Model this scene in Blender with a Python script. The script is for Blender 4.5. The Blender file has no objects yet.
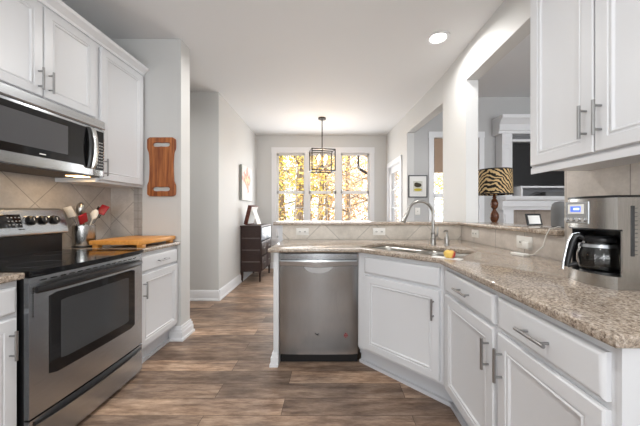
import bpy, bmesh, math, random
from mathutils import Vector, Matrix
random.seed(7)
SC = bpy.context.scene
COL = SC.collection
R = math.radians
CH = 1.195      # camera height
CEIL = 2.80

# ------------------------------------------------------------------ camera
cd = bpy.data.cameras.new('camera'); cam = bpy.data.objects.new('camera', cd); COL.objects.link(cam)
cam.location = (0, 0, CH); cam.rotation_euler = (R(90), 0, 0)
cd.sensor_width = 36; cd.lens = 275/640*36; cd.shift_x = -12/640; cd.shift_y = -1.5/640
cd.clip_start = .05; cd.clip_end = 300
SC.camera = cam
# ------------------------------------------------------------------ world, lights, exposure
W = bpy.data.worlds.new('sky'); SC.world = W; W.use_nodes = True
bg = W.node_tree.nodes['Background']; bg.inputs[0].default_value = (.86, .93, 1, 1); bg.inputs[1].default_value = 3.2
SC.view_settings.view_transform = 'Standard'; SC.view_settings.look = 'None'
SC.view_settings.exposure = 0.08; SC.view_settings.gamma = 1; SC.view_settings.use_curve_mapping = False

def area(name, loc, rot, sx, sy, power, color=(1, 1, 1), shape='RECTANGLE', spread=180):
    l = bpy.data.lights.new(name, 'AREA'); l.shape = shape; l.size = sx; l.size_y = sy
    l.energy = power; l.color = color; l.spread = R(spread)
    o = bpy.data.objects.new(name, l); COL.objects.link(o); o.location = loc; o.rotation_euler = [R(a) for a in rot]
    return o
sl = bpy.data.lights.new('sun', 'SUN'); sl.energy = 5.0; sl.angle = R(2); sl.color = (1, .93, .82)
so = bpy.data.objects.new('sun', sl); COL.objects.link(so); so.rotation_euler = (R(48), 0, R(-25)); so.location = (0, -3, 8)
# area lights; those at the rear and in the living room are added fill
area('rear_fill_light', (-.2, -2.3, 1.5), (135, 0, 0), 2.8, 1.9, 85, (.93, .965, 1))  # added fill tilted up to lift the ceiling; rear wall has no window
area('rear_streak_light', (-.32, -2.3, 1.25), (90, 0, 0), .45, 2.0, 16, (.95, .975, 1))  # added to give the dishwasher steel a bright vertical streak
area('living_room_fill', (3.6, -1.6, 1.7), (108, 0, 0), 2.4, 1.8, 130, (.95, .975, 1))  # added to brighten the living room, no window stands here
area('dining_window_daylight', (-.2, 5.73, 1.5), (-90, 0, 0), 2.0, 1.7, 42, (.95, .975, 1))
area('hall_area_light', (-2.7, 3.2, 2.6), (0, 0, 0), .5, .4, 7, (1, .98, .95))  # area light facing down below the hall ceiling

# ------------------------------------------------------------------ materials
def mat(name, color=(.8, .8, .8), rough=.5, metal=0, spec=None, emis=None, estr=0, trans=0, ior=1.45, coat=0, alpha=1):
    m = bpy.data.materials.new(name); m.use_nodes = True
    b = m.node_tree.nodes['Principled BSDF']
    b.inputs['Base Color'].default_value = (*color, 1); b.inputs['Roughness'].default_value = rough
    b.inputs['Metallic'].default_value = metal; b.inputs['IOR'].default_value = ior
    if spec is not None: b.inputs['Specular IOR Level'].default_value = spec
    if emis: b.inputs['Emission Color'].default_value = (*emis, 1); b.inputs['Emission Strength'].default_value = estr
    b.inputs['Transmission Weight'].default_value = trans; b.inputs['Coat Weight'].default_value = coat
    return m
def nd(m, typ, **kw):
    n = m.node_tree.nodes.new(typ)
    for k, v in kw.items():
        if k.startswith('i_'):
            key = k[2:].replace('_', ' ')
            n.inputs[key].default_value = v
        else: setattr(n, k, v)
    return n
def lk(m, a, b): m.node_tree.links.new(a, b)
def bsdf(m): return m.node_tree.nodes['Principled BSDF']
def ramp(m, fac, stops):
    r = nd(m, 'ShaderNodeValToRGB'); e = r.color_ramp.elements
    while len(e) < len(stops): e.new(.5)
    for el, (p, c) in zip(e, stops): el.position = p; el.color = (*c, 1)
    lk(m, fac, r.inputs[0]); return r.outputs[0]
def coords(m, scale=(1, 1, 1), rot=(0, 0, 0), loc=(0, 0, 0)):
    t = nd(m, 'ShaderNodeTexCoord'); mp = nd(m, 'ShaderNodeMapping')
    mp.inputs['Scale'].default_value = scale; mp.inputs['Rotation'].default_value = rot; mp.inputs['Location'].default_value = loc
    lk(m, t.outputs['Object'], mp.inputs[0]); return mp.outputs[0]
def noise(m, vec, scale, detail=3, rough=.5):
    n = nd(m, 'ShaderNodeTexNoise'); n.inputs['Scale'].default_value = scale; n.inputs['Detail'].default_value = detail
    n.inputs['Roughness'].default_value = rough; lk(m, vec, n.inputs['Vector']); return n.outputs['Fac']
def mixc(m, fac, a, b, mode='MIX'):
    n = nd(m, 'ShaderNodeMix', data_type='RGBA', blend_type=mode)
    for inp, v in ((n.inputs[0], fac), (n.inputs[6], a), (n.inputs[7], b)):
        if isinstance(v, (int, float)): inp.default_value = v
        elif isinstance(v, tuple): inp.default_value = (*v, 1)
        else: lk(m, v, inp)
    return n.outputs[2]
def bump(m, h, strength=.2, dist=.002):
    n = nd(m, 'ShaderNodeBump'); n.inputs['Strength'].default_value = strength; n.inputs['Distance'].default_value = dist
    lk(m, h, n.inputs['Height']); lk(m, n.outputs[0], bsdf(m).inputs['Normal'])

M = {}
def paint(name, c, rough=.55):
    m = mat(name, c, rough); v = coords(m); bump(m, noise(m, v, 260, 2), .06, .001); M[name] = m; return m
paint('wall', (.62, .62, .61)); paint('wall_grey', (.50, .50, .50)); paint('ceiling_paint', (.76, .765, .77), .7)
M['white'] = mat('white_cabinet_paint', (.68, .69, .71), .35)
M['trim'] = mat('white_trim_paint', (.78, .79, .81), .35)
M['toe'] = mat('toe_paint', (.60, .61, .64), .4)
M['black'] = mat('black_plastic', (.012, .012, .013), .3)
M['blackglass'] = mat('black_glass', (.008, .008, .009), .06)
M['cooktop'] = mat('cooktop_glass', (.006, .006, .007), .08)
M['ovenglass'] = mat('oven_window_glass', (.05, .052, .055), .05)
M['nickel'] = mat('brushed_nickel', (.42, .41, .39), .30, 1)
M['pull'] = mat('pull_nickel', (.36, .36, .36), .34, 1)
M['darkmetal'] = mat('dark_bronze', (.05, .045, .04), .4, .8)
M['plate'] = mat('white_plastic', (.85, .84, .80), .35)
M['slot'] = mat('outlet_slots', (.12, .12, .11), .5)
M['chrome'] = mat('chrome', (.7, .7, .7), .1, 1)
def brushed(name, c, rough, stretch):
    m = mat(name, c, rough, 1); v = coords(m, stretch); n = noise(m, v, 40, 3)
    lk(m, ramp(m, n, [(.3, tuple(x*.86 for x in c)), (.7, tuple(min(1, x*1.1) for x in c))]), bsdf(m).inputs['Base Color'])
    bump(m, n, .05, .001); M[name] = m
brushed('steel', (.46, .48, .50), .27, (.4, .4, 14))
brushed('steel_v', (.50, .495, .48), .25, (14, 14, .3))
brushed('steel_dw', (.36, .375, .39), .20, (16, 16, .3))
brushed('sinksteel', (.50, .49, .46), .28, (4, 4, 4))
M['red'] = mat('red_silicone', (.30, .006, .012), .4)
M['cream'] = mat('cream_silicone', (.75, .70, .62), .4)
g = mat('window_glass', (1, 1, 1), 0, 0, trans=1, ior=1.01); M['glass'] = g
M['carafe_glass'] = mat('carafe_glass', (.75, .75, .75), .02, trans=1, ior=1.45)
M['bulb'] = mat('bulb_glow', (1, .8, .5), .3, emis=(1, .55, .22), estr=45)
M['canglow'] = mat('downlight_glow', (1, 1, 1), .3, emis=(1, .96, .9), estr=9)
M['lcd'] = mat('blue_display', (.05, .1, .5), .3, emis=(.10, .2, .9), estr=.9)
M['lcdlight'] = mat('display_digits', (.6, .7, 1), .3, emis=(.6, .75, 1), estr=1)
M['warm'] = mat('cooktop_lamp', (1, .8, .5), .3, emis=(1, .60, .25), estr=12)
M['fabric_grey'] = mat('grey_speaker_fabric', (.16, .165, .17), .9)
M['tv'] = mat('tv_screen', (.012, .012, .013), .22)
M['firebox'] = mat('firebox_dark', (.02, .018, .016), .8)  # near-black, for the flat firebox front
M['downspout'] = mat('downspout_metal', (.03, .03, .035), .5)
M['paper'] = mat('white_paper', (.85, .85, .83), .6)
M['shade_cloth'] = mat('roman_shade_cloth', (.42, .30, .22), .9)
M['drawer_reflection'] = mat('drawer_front_reflection', (.35, .38, .43), .3)  # bluish reflection on the upper drawer fronts, put into their colour

def granite():
    m = mat('granite', (.4, .3, .25), .16, coat=.25); v = coords(m)
    a = noise(m, v, 130, 5, .75); b = noise(m, v, 9, 3)
    vo = nd(m, 'ShaderNodeTexVoronoi'); vo.inputs['Scale'].default_value = 120; lk(m, v, vo.inputs['Vector'])
    base = ramp(m, a, [(.36, (.035, .028, .024)), (.45, (.20, .155, .12)), (.53, (.42, .355, .29)), (.66, (.72, .66, .58))])
    c2 = mixc(m, .45, base, ramp(m, vo.outputs['Color'], [(.1, (.12, .09, .075)), (.5, (.42, .36, .30)), (.9, (.68, .62, .55))]))
    c = mixc(m, 1.0, c2, ramp(m, b, [(.3, (.86, .84, .82)), (.7, (1.1, 1.05, 1.0))]), 'MULTIPLY')
    lk(m, c, bsdf(m).inputs['Base Color']); M['granite'] = m
granite()
def tile(name, plane, size=.30, diag=True, off=(0, 0), base=(.52, .46, .40)):
    # plane: 'x' = wall facing X (uses y,z), 'y' = wall facing Y (uses x,z)
    m = mat(name, base, .35)
    t = nd(m, 'ShaderNodeTexCoord'); sp = nd(m, 'ShaderNodeSeparateXYZ'); lk(m, t.outputs['Object'], sp.inputs[0])
    cb = nd(m, 'ShaderNodeCombineXYZ'); lk(m, sp.outputs[1 if plane == 'x' else 0], cb.inputs[0]); lk(m, sp.outputs[2], cb.inputs[1])
    mp = nd(m, 'ShaderNodeMapping'); mp.inputs['Location'].default_value = (*off, 0)
    mp.inputs['Rotation'].default_value = (0, 0, R(45) if diag else 0); lk(m, cb.outputs[0], mp.inputs[0])
    br = nd(m, 'ShaderNodeTexBrick'); br.offset = 0; lk(m, mp.outputs[0], br.inputs['Vector'])
    br.inputs['Scale'].default_value = 1; br.inputs['Brick Width'].default_value = size; br.inputs['Row Height'].default_value = size
    br.inputs['Mortar Size'].default_value = .0028 if size > .1 else .002; br.inputs['Mortar Smooth'].default_value = .2
    br.inputs['Color1'].default_value = (*[x*.93 for x in base], 1); br.inputs['Color2'].default_value = (*[min(1, x*1.06) for x in base], 1)
    br.inputs['Mortar'].default_value = (*[x*.55 for x in base], 1)
    n = noise(m, mp.outputs[0], 7, 5, .6); n2 = noise(m, mp.outputs[0], 60, 3)
    c = mixc(m, 1, br.outputs['Color'], ramp(m, n, [(.3, (.84, .83, .82)), (.7, (1.12, 1.12, 1.12))]), 'MULTIPLY')
    c = mixc(m, 1, c, ramp(m, n2, [(.3, (.95, .95, .95)), (.7, (1.04, 1.04, 1.04))]), 'MULTIPLY')
    lk(m, c, bsdf(m).inputs['Base Color']); M[name] = m
GB = (.50, .465, .43)
tile('tile_x', 'x', off=(.142, .172), base=GB); tile('tile_y', 'y', off=(.11, .02), base=GB); tile('tile_bar', 'y', .36, off=(.11, .02), base=(.66, .61, .54)); tile('tile_small', 'y', .075, False, base=(.38, .36, .34))
tile('tile_big', 'x', .33, False, off=(.12, .10), base=(.62, .57, .52)); tile('tile_fire', 'y', .30, False, base=(.40, .34, .29))
def floorwood():
    m = mat('plank_floor', (.3, .2, .15), .42)
    v = coords(m, loc=(.3, .04, 0))
    br = nd(m, 'ShaderNodeTexBrick'); br.offset = .37; lk(m, v, br.inputs['Vector'])
    br.inputs['Scale'].default_value = 1; br.inputs['Brick Width'].default_value = 1.22; br.inputs['Row Height'].default_value = .15
    br.inputs['Mortar Size'].default_value = .0016; br.inputs['Color1'].default_value = (.0, .0, .0, 1); br.inputs['Color2'].default_value = (1, 1, 1, 1)
    br.inputs['Mortar'].default_value = (.1, .1, .1, 1)
    # offset the grain by each plank's own tone
    vm = nd(m, 'ShaderNodeVectorMath', operation='MULTIPLY_ADD'); vm.inputs[1].default_value = (3, 5, 7); lk(m, br.outputs['Color'], vm.inputs[0]); 
    s = nd(m, 'ShaderNodeMapping'); s.inputs['Scale'].default_value = (1.6, 8, 1); lk(m, v, s.inputs[0]); lk(m, s.outputs[0], vm.inputs[2])
    s2 = nd(m, 'ShaderNodeMapping'); s2.inputs['Scale'].default_value = (1.0, 3.2, 1); lk(m, v, s2.inputs[0])
    n1 = noise(m, vm.outputs[0], 3.2, 7, .72); n2 = noise(m, s2.outputs[0], 1.8, 3); 
    wood = ramp(m, n1, [(.25, (.095, .058, .040)), (.42, (.205, .136, .096)), (.55, (.335, .24, .178)), (.75, (.53, .41, .315))])
    tone = ramp(m, br.outputs['Color'], [(0, (.62, .60, .60)), (.5, (.98, .97, .96)), (1, (1.45, 1.40, 1.33))])
    c = mixc(m, 1, wood, tone, 'MULTIPLY')
    c = mixc(m, 1, c, ramp(m, n2, [(.35, (.72, .72, .74)), (.65, (1.2, 1.17, 1.12))]), 'MULTIPLY')
    seam = ramp(m, br.outputs['Fac'], [(0, (1, 1, 1)), (1, (.35, .33, .32))])
    c = mixc(m, 1, c, seam, 'MULTIPLY')
    lk(m, c, bsdf(m).inputs['Base Color']); bump(m, n1, .15, .002); M['floorwood'] = m
floorwood()
def wood(name, dark, light, stretch, scale=8, rough=.4):
    m = mat(name, light, rough); v = coords(m, stretch); n = noise(m, v, scale, 4, .6)
    lk(m, ramp(m, n, [(.35, dark), (.65, light)]), bsdf(m).inputs['Base Color']); M[name] = m
wood('bamboo', (.55, .23, .045), (.72, .34, .08), (14, 1, 6), 4)
wood('acacia', (.16, .035, .010), (.46, .16, .045), (12, 1, .8), 3)
wood('espresso', (.022, .010, .008), (.04, .018, .014), (2, 2, 10))
wood('redbrown', (.07, .018, .012), (.14, .04, .025), (2, 2, 10))
wood('turned', (.06, .018, .008), (.16, .055, .022), (2, 2, 8), 8, .25)
wood('bark', (.12, .09, .065), (.34, .26, .20), (3, 3, .6), 5, .9)
wood('ground_leaves', (.20, .13, .07), (.52, .38, .20), (1, 1, 1), 14, .95)
def zebra():
    m = mat('zebra_print', (.5, .35, .15), .8); v = coords(m, (1, 1, 1))
    w = nd(m, 'ShaderNodeTexWave'); w.wave_type = 'BANDS'; w.bands_direction = 'DIAGONAL'
    w.inputs['Scale'].default_value = 13; w.inputs['Distortion'].default_value = 7; w.inputs['Detail'].default_value = 2.2
    w.inputs['Detail Scale'].default_value = 1.1
    lk(m, v, w.inputs['Vector'])
    lk(m, ramp(m, w.outputs['Fac'], [(.46, (.012, .008, .005)), (.54, (.62, .44, .22))]), bsdf(m).inputs['Base Color']); M['zebra'] = m
zebra()
def leaf(name, cols):
    m = mat(name, cols[0], .7); v = coords(m); n = noise(m, v, 2.6, 4, .8)
    lk(m, ramp(m, n, [(.3+.4*i/(len(cols)-1), c) for i, c in enumerate(cols)]), bsdf(m).inputs['Base Color'])
    M[name] = m
leaf('leaf_yellow', [(.32, .30, .04), (.80, .58, .10), (.90, .78, .30)])
leaf('leaf_green', [(.16, .24, .05), (.45, .50, .10), (.75, .66, .20)])
leaf('leaf_orange', [(.55, .30, .12), (.85, .55, .28), (.95, .80, .58)])
leaf('leaf_pale', [(.70, .50, .34), (.85, .72, .52), (.92, .86, .76)])
def applem():
    m = mat('apple_skin', (.8, .6, .2), .3); v = coords(m); n = noise(m, v, 18, 2)
    sp = nd(m, 'ShaderNodeSeparateXYZ'); lk(m, v, sp.inputs[0]); ad = nd(m, 'ShaderNodeMath', operation='MULTIPLY_ADD'); lk(m, sp.outputs[0], ad.inputs[0]); ad.inputs[1].default_value = 14; lk(m, n, ad.inputs[2])
    lk(m, ramp(m, ad.outputs[0], [(.55, (.80, .55, .14)), (.85, (.55, .03, .04))]), bsdf(m).inputs['Base Color']); M['apple'] = m
applem()
def canvasm():
    m = mat('canvas_painting', (.8, .8, .8), .8); v = coords(m, (1, 1, 1)); n = noise(m, v, 9, 4); 
    sp = nd(m, 'ShaderNodeSeparateXYZ'); lk(m, v, sp.inputs[0])
    ab = nd(m, 'ShaderNodeMath', operation='ABSOLUTE'); lk(m, sp.outputs[1], ab.inputs[0])
    zz = nd(m, 'ShaderNodeMath', operation='ABSOLUTE'); za = nd(m, 'ShaderNodeMath', operation='ADD'); za.inputs[1].default_value = -.07; lk(m, sp.outputs[2], za.inputs[0]); lk(m, za.outputs[0], zz.inputs[0])
    mx = nd(m, 'ShaderNodeMath', operation='ADD'); lk(m, ab.outputs[0], mx.inputs[0]); lk(m, zz.outputs[0], mx.inputs[1])
    s = nd(m, 'ShaderNodeMath', operation='MULTIPLY_ADD'); lk(m, mx.outputs[0], s.inputs[0]); s.inputs[1].default_value = -1.4; lk(m, n, s.inputs[2])
    lk(m, ramp(m, s.outputs[0], [(.10, (.72, .72, .70)), (.2, (.75, .50, .45)), (.30, (.60, .28, .22)), (.42, (.85, .62, .42))]), bsdf(m).inputs['Base Color']); M['canvas'] = m
canvasm()

# ------------------------------------------------------------------ mesh helpers
class MB:
    def __init__(s): s.b = bmesh.new()
    def _add(s, fn):
        n = len(s.b.verts); fn(); s.b.verts.ensure_lookup_table(); return s.b.verts[n:]
    def box(s, x0, x1, y0, y1, z0, z1, bev=0):
        r = bmesh.ops.create_cube(s.b, size=1, matrix=Matrix.LocRotScale(((x0+x1)/2, (y0+y1)/2, (z0+z1)/2), None, (abs(x1-x0), abs(y1-y0), abs(z1-z0))))
        if bev:
            es = list({e for v in r['verts'] for e in v.link_edges})
            bmesh.ops.bevel(s.b, geom=es, offset=bev, segments=2, affect='EDGES', profile=.5)
        return s
    def obox(s, c, size, rot, bev=0):  # oriented box
        r = bmesh.ops.create_cube(s.b, size=1, matrix=Matrix.LocRotScale(c, rot, size))
        if bev:
            es = list({e for v in r['verts'] for e in v.link_edges})
            bmesh.ops.bevel(s.b, geom=es, offset=bev, segments=2, affect='EDGES', profile=.5)
        return s
    def loft(s, rings, cap0=True, cap1=True, closed=True):
        rr = [[s.b.verts.new(p) for p in r] for r in rings]
        n = len(rr[0])
        for a, b in zip(rr, rr[1:]):
            for i in range(n if closed else n-1):
                j = (i+1) % n
                s.b.faces.new((a[i], a[j], b[j], b[i]))
        if cap0: s.b.faces.new(list(reversed(rr[0])))
        if cap1: s.b.faces.new(rr[-1])
        return s
    def prism(s, poly, z0, z1):
        return s.loft([[(x, y, z0) for x, y in poly], [(x, y, z1) for x, y in poly]])
    def lathe(s, prof, c=(0, 0, 0), seg=28, cap=True, axis='z'):
        rings = []
        for r, h in prof:
            ring = []
            for i in range(seg):
                a = 2*math.pi*i/seg; u, v = r*math.cos(a), r*math.sin(a)
                p = {'z': (u, v, h), 'y': (u, h, v), 'x': (h, u, v)}[axis]
                ring.append((c[0]+p[0], c[1]+p[1], c[2]+p[2]))
            rings.append(ring)
        return s.loft(rings, cap, cap)
    def tube(s, pts, r, seg=10, cap=True):
        pts = [Vector(p) for p in pts]; rr = r if isinstance(r, (list, tuple)) else [r]*len(pts)
        rings = []; up = None
        for i, p in enumerate(pts):
            t = (pts[min(i+1, len(pts)-1)]-pts[max(i-1, 0)]).normalized()
            if up is None: up = t.orthogonal().normalized()
            up = (up - t*up.dot(t)).normalized(); w = t.cross(up)
            rings.append([p+(up*math.cos(2*math.pi*k/seg)+w*math.sin(2*math.pi*k/seg))*rr[i] for k in range(seg)])
        return s.loft(rings, cap, cap)
    def sphere(s, c, r, sc=(1, 1, 1)):
        bmesh.ops.create_uvsphere(s.b, u_segments=20, v_segments=12, radius=r, matrix=Matrix.LocRotScale(c, None, sc)); return s
    def extr_x(s, prof, x0, x1):   # profile of (y,z)
        return s.loft([[(x0, y, z) for y, z in prof], [(x1, y, z) for y, z in prof]])
    def extr_y(s, prof, y0, y1):   # profile of (x,z)
        return s.loft([[(x, y0, z) for x, z in prof], [(x, y1, z) for x, z in prof]])
    def panel(s, x0, x1, z0, z1, y, prof):   # front faces -y
        rings = []
        for ins, out in prof:
            rings.append([(x0+ins, y-out, z0+ins), (x1-ins, y-out, z0+ins), (x1-ins, y-out, z1-ins), (x0+ins, y-out, z1-ins)])
        return s.loft(rings)
    def build(s, name, m, parent=None, loc=None):
        bmesh.ops.recalc_face_normals(s.b, faces=s.b.faces)
        for f in s.b.faces: f.smooth = True
        for e in s.b.edges:
            if len(e.link_faces) == 2 and e.calc_face_angle(0) > R(32): e.smooth = False
        me = bpy.data.meshes.new(name); s.b.to_mesh(me); s.b.free()
        o = bpy.data.objects.new(name, me); COL.objects.link(o)
        me.materials.append(M[m] if isinstance(m, str) else m)
        if parent: o.parent = parent
        if loc: o.location = loc
        return o
def thing(name, label, cat, loc=(0, 0, 0), rz=0, group=None):
    o = bpy.data.objects.new(name, None); COL.objects.link(o); o.empty_display_size = .1
    o.location = loc; o.rotation_euler = (0, 0, R(rz)); o['label'] = label; o['category'] = cat
    if group: o['group'] = group
    return o
def tag(o, label, cat, group=None, kind=None):
    o['label'] = label; o['category'] = cat
    if group: o['group'] = group
    if kind: o['kind'] = kind
    return o
def struct(o): o['kind'] = 'structure'; return o
def lab(o, l): o['label'] = l; return o
def flat_shape(loops, z0, z1, bev=0):
    """solid plate with holes through a filled 2D curve; returns a bmesh holder"""
    cu = bpy.data.curves.new('c', 'CURVE'); cu.dimensions = '2D'; cu.fill_mode = 'BOTH'
    for lp in loops:
        sp = cu.splines.new('POLY'); sp.points.add(len(lp)-1); sp.use_cyclic_u = True
        for p, (x, y) in zip(sp.points, lp): p.co = (x, y, 0, 1)
    cu.extrude = (z1-z0)/2-bev; cu.bevel_depth = bev; cu.bevel_resolution = 2; cu.offset = -bev
    o = bpy.data.objects.new('c', cu); COL.objects.link(o)
    dg = bpy.context.evaluated_depsgraph_get(); me = bpy.data.meshes.new_from_object(o.evaluated_get(dg))
    mb = MB(); mb.b.from_mesh(me); bmesh.ops.translate(mb.b, verts=mb.b.verts, vec=(0, 0, (z0+z1)/2))
    bmesh.ops.remove_doubles(mb.b, verts=mb.b.verts, dist=1e-5)
    bpy.data.objects.remove(o); bpy.data.curves.remove(cu); bpy.data.meshes.remove(me)
    return mb
def rrect(cx, cy, w, h, r, rot=0, n=6):
    pts = []
    for (sx, sy, a0) in ((1, 1, 0), (-1, 1, 90), (-1, -1, 180), (1, -1, 270)):
        for i in range(n+1):
            a = R(a0+90*i/n); pts.append((sx*(w/2-r)+r*math.cos(a), sy*(h/2-r)+r*math.sin(a)))
    c, s_ = math.cos(R(rot)), math.sin(R(rot))
    return [(cx+x*c-y*s_, cy+x*s_+y*c) for x, y in pts]

# ------------------------------------------------------------------ room shell
def wall(name, p0, p1, z0, z1, th, openings=(), m='wall'):
    """wall along p0->p1, thickness th to the left of the direction; openings (s0,s1,z0,z1)"""
    p0 = Vector(p0); p1 = Vector(p1); L = (p1-p0).length; u = (p1-p0)/L; n = Vector((-u.y, u.x))
    ss = sorted({0, L, *[o[0] for o in openings], *[o[1] for o in openings]}); zs = sorted({z0, z1, *[o[2] for o in openings], *[o[3] for o in openings]})
    mb = MB()
    for a, b in zip(ss, ss[1:]):
        c0 = None
        cells = []
        for c, d in zip(zs, zs[1:]):
            ms, mz = (a+b)/2, (c+d)/2
            hole = any(o[0] < ms < o[1] and o[2] < mz < o[3] for o in openings)
            if not hole:
                if cells and cells[-1][1] == c: cells[-1][1] = d
                else: cells.append([c, d])
        for c, d in cells:
            q = [p0+u*a, p0+u*b, p0+u*b+n*th, p0+u*a+n*th]
            mb.prism([(v.x, v.y) for v in q], c, d)
    o = mb.build(name, m); struct(o); return o

f = MB().box(-3.6, 5.4, -2.75, 5.95, -.12, 0).build('floor', 'floorwood'); struct(f)
c = MB().prism([(-3.55, -2.7), (1.36, -2.7), (1.36, 3.25), (1.2, 5.92), (-3.55, 5.92)], CEIL, CEIL+.1).build('ceiling', 'ceiling_paint'); struct(c)
LC = 3.07
c = MB().box(1.20, 5.35, -2.7, 4.62, LC, LC+.1).build('ceiling', 'ceiling_paint'); c.name = 'ceiling_living_room'; struct(c)
wall('wall_left', (-2.06, -2.6), (-2.06, 2.56), 0, CEIL, .12)
wall('wall_pier', (-1.406, 2.56), (-2.18, 2.56), 0, CEIL, -.16)
wall('wall_hall_end', (-3.4, 2.72), (-3.4, 3.82), 0, CEIL, .12)
wall('wall_hall_near', (-2.18, 2.72), (-3.4, 2.72), 0, CEIL, .12)
struct(MB().prism([(-1.5251, 3.699), (-3.4, 3.699), (-3.4, 3.82), (-1.66, 3.82), (-1.66, 3.7025), (-1.5251, 3.7025)], 0, CEIL).build('wall_hall_far', 'wall'))
wall('wall_dining_left', (-1.5253, 3.703), (-1.595, 5.8), 0, CEIL, .12)
WX0, WX1, WZ0, WZ1 = -1.20, .82, .62, 2.45
wall('wall_far', (-1.715, 5.8), (1.24, 5.8), 0, CEIL, .14, [(-1.20+1.715, .82+1.715, WZ0, WZ1)])
# right wall: solid near part, tall column between the two openings, headers, dining part with door
wall('wall_right', (1.31, 1.54), (1.31, -2.6), 0, LC, .12)
wall('wall_header', (1.31, 2.69), (1.31, 1.54), 2.48, LC, .12)
wall('wall_column', (1.31, 3.25), (1.31, 2.69), 0, LC, .12)
A = Vector((1.14, 5.8)); B = Vector((1.31, 3.25)); LR = (B-A).length
sd = 1.305/ (5.8-3.25) * LR      # where the opening to the living room starts (y = 4.495)
DR = (.22, .98)                  # door opening along the wall
wall('wall_dining_right', A, B, 0, LC, .12, [(DR[0], DR[1], 0, 2.08), (sd, LR, 0, 2.48)])
wall('wall_rear', (-2.18, -2.6), (5.3, -2.6), 0, LC, -.12)
wall('wall_living_right', (5.2, 4.5), (5.2, -2.6), 0, LC, .12, m='wall_grey')
wall('wall_living_far', (1.345, 4.5), (5.32, 4.5), 0, LC, .12, [(1.66-1.345, 2.40-1.345, .5, 2.40)], m='wall_grey')
# knee walls under the bar
kw = MB(); kw.box(-.54, 1.31, 2.78, 2.92, 0, 1.055)
struct(kw.build('wall_peninsula', 'white')); 
struct(MB().box(1.31, 1.43, 1.54, 2.69, 0, 1.055).build('wall_bar', 'wall'))

# tiles on the walls
def slab(name, m, *a): o = MB().box(*a).build(name, m); struct(o); return o
slab('trim_1', 'tile_x', -2.06, -2.052, -.6, 2.56, .915, 1.50)     # left backsplash
slab('trim_2', 'tile_y', -2.052, -1.84, 2.552, 2.56, .915, 1.414)
slab('trim_3', 'tile_small', -1.84, -1.765, 2.552, 2.56, .915, 1.414)
slab('trim_4', 'tile_bar', -.50, 1.302, 2.772, 2.78, .915, 1.055)
slab('trim_5', 'tile_big', 1.302, 1.31, 1.54, 2.772, .915, 1.055)
slab('trim_6', 'tile_big', 1.302, 1.31, -.6, 1.54, .915, 1.50)
slab('trim_7', 'white', -.505, -.498, 2.764, 2.78, .915, 1.055)
# baseboards
def baseboard(name, p0, p1, h=.13, t=.018, side=-1):
    p0 = Vector(p0); p1 = Vector(p1); u = (p1-p0).normalized(); n = Vector((-u.y, u.x))*side
    prof = [(0, 0), (t+.012, 0), (t+.012, .02), (t, .028), (t, h-.035), (t-.006, h-.02), (t-.009, h-.006), (.004, h), (0, h)]
    mb = MB(); mb.loft([[(*(p+n*a), z) for a, z in prof] for p in (p0, p1)])
    struct(mb.build(name, 'trim'))
baseboard('baseboard_dining_left', (-1.525, 3.67), (-1.595, 5.8), .14)
baseboard('baseboard_hall', (-3.39, 3.70), (-1.50, 3.70), .14)
baseboard('baseboard_far', (-1.59, 5.8), (1.14, 5.8))
baseboard('baseboard_living', (2.42, 4.5), (2.55, 4.5))
baseboard('baseboard_peninsula', (-.54, 2.75), (-.54, 2.93), side=1)
# pier base with its own corner block
pb = MB()
for i, (o, z0, z1) in enumerate([(.034, 0, .022), (.024, .022, .075), (.018, .075, .105), (.010, .105, .13)]):
    pb.box(-1.505, -1.406+o, 2.56-o, 2.72+o, z0, z1)
struct(pb.build('baseboard_pier', 'trim'))

# ---------- dining window (three double-hung sashes)
def big_window():
    y0, y1 = 5.8, 5.94
    fr = MB()
    for x0, x1 in ((WX0-.07, WX0+.035), (WX1-.035, WX1+.07)): fr.box(x0, x1, y0-.02, y0, WZ0-.07, WZ1+.09)
    fr.box(WX0-.075, WX1+.075, y0-.024, y0, WZ1-.02, WZ1+.095); fr.box(WX0-.09, WX1+.09, y0-.05, y0, WZ0-.05, WZ0)
    fr.box(WX0-.07, WX1+.07, y0-.016, y0, WZ0-.13, WZ0-.05)
    w = fr.build('window_1', 'trim'); struct(w)
    gl = [(-1.168, -.577), (-.488, .085), (.19, .785)]
    jm = MB()
    jm.box(WX0, gl[0][0]-.0, y0, y1, WZ0, WZ1); jm.box(gl[0][1], gl[1][0], y0-.018, y1, WZ0, WZ1); jm.box(gl[1][1], gl[2][0], y0-.018, y1, WZ0, WZ1)
    jm.box(gl[2][1], WX1, y0, y1, WZ0, WZ1); jm.box(WX0, WX1, y0, y1, WZ1-.03, WZ1); jm.box(WX0, WX1, y0, y1, WZ0, WZ0+.02)
    jm.build('mullion', 'trim', w)
    for x0, x1 in gl:
        for z0, z1, y in ((WZ0+.02, 1.60, 5.85), (1.60, WZ1-.03, 5.885)):
            s = MB(); t = .028
            s.box(x0, x0+t, y, y+.03, z0, z1); s.box(x1-t, x1, y, y+.03, z0, z1); s.box(x0, x1, y, y+.03, z0, z0+t+.008); s.box(x0, x1, y, y+.03, z1-t, z1)
            for k in (1, 2):
                xx = x0+(x1-x0)*k/3; s.box(xx-.006, xx+.006, y+.01, y+.022, z0, z1)
                zz = z0+(z1-z0)*k/3; s.box(x0, x1, y+.01, y+.022, zz-.006, zz+.006)
            so_ = s.build('sash', 'trim', w)
            MB().box(x0+.01, x1-.01, y+.0145, y+.0175, z0+.01, z1-.01).build('pane', 'glass', so_)
big_window()
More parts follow.
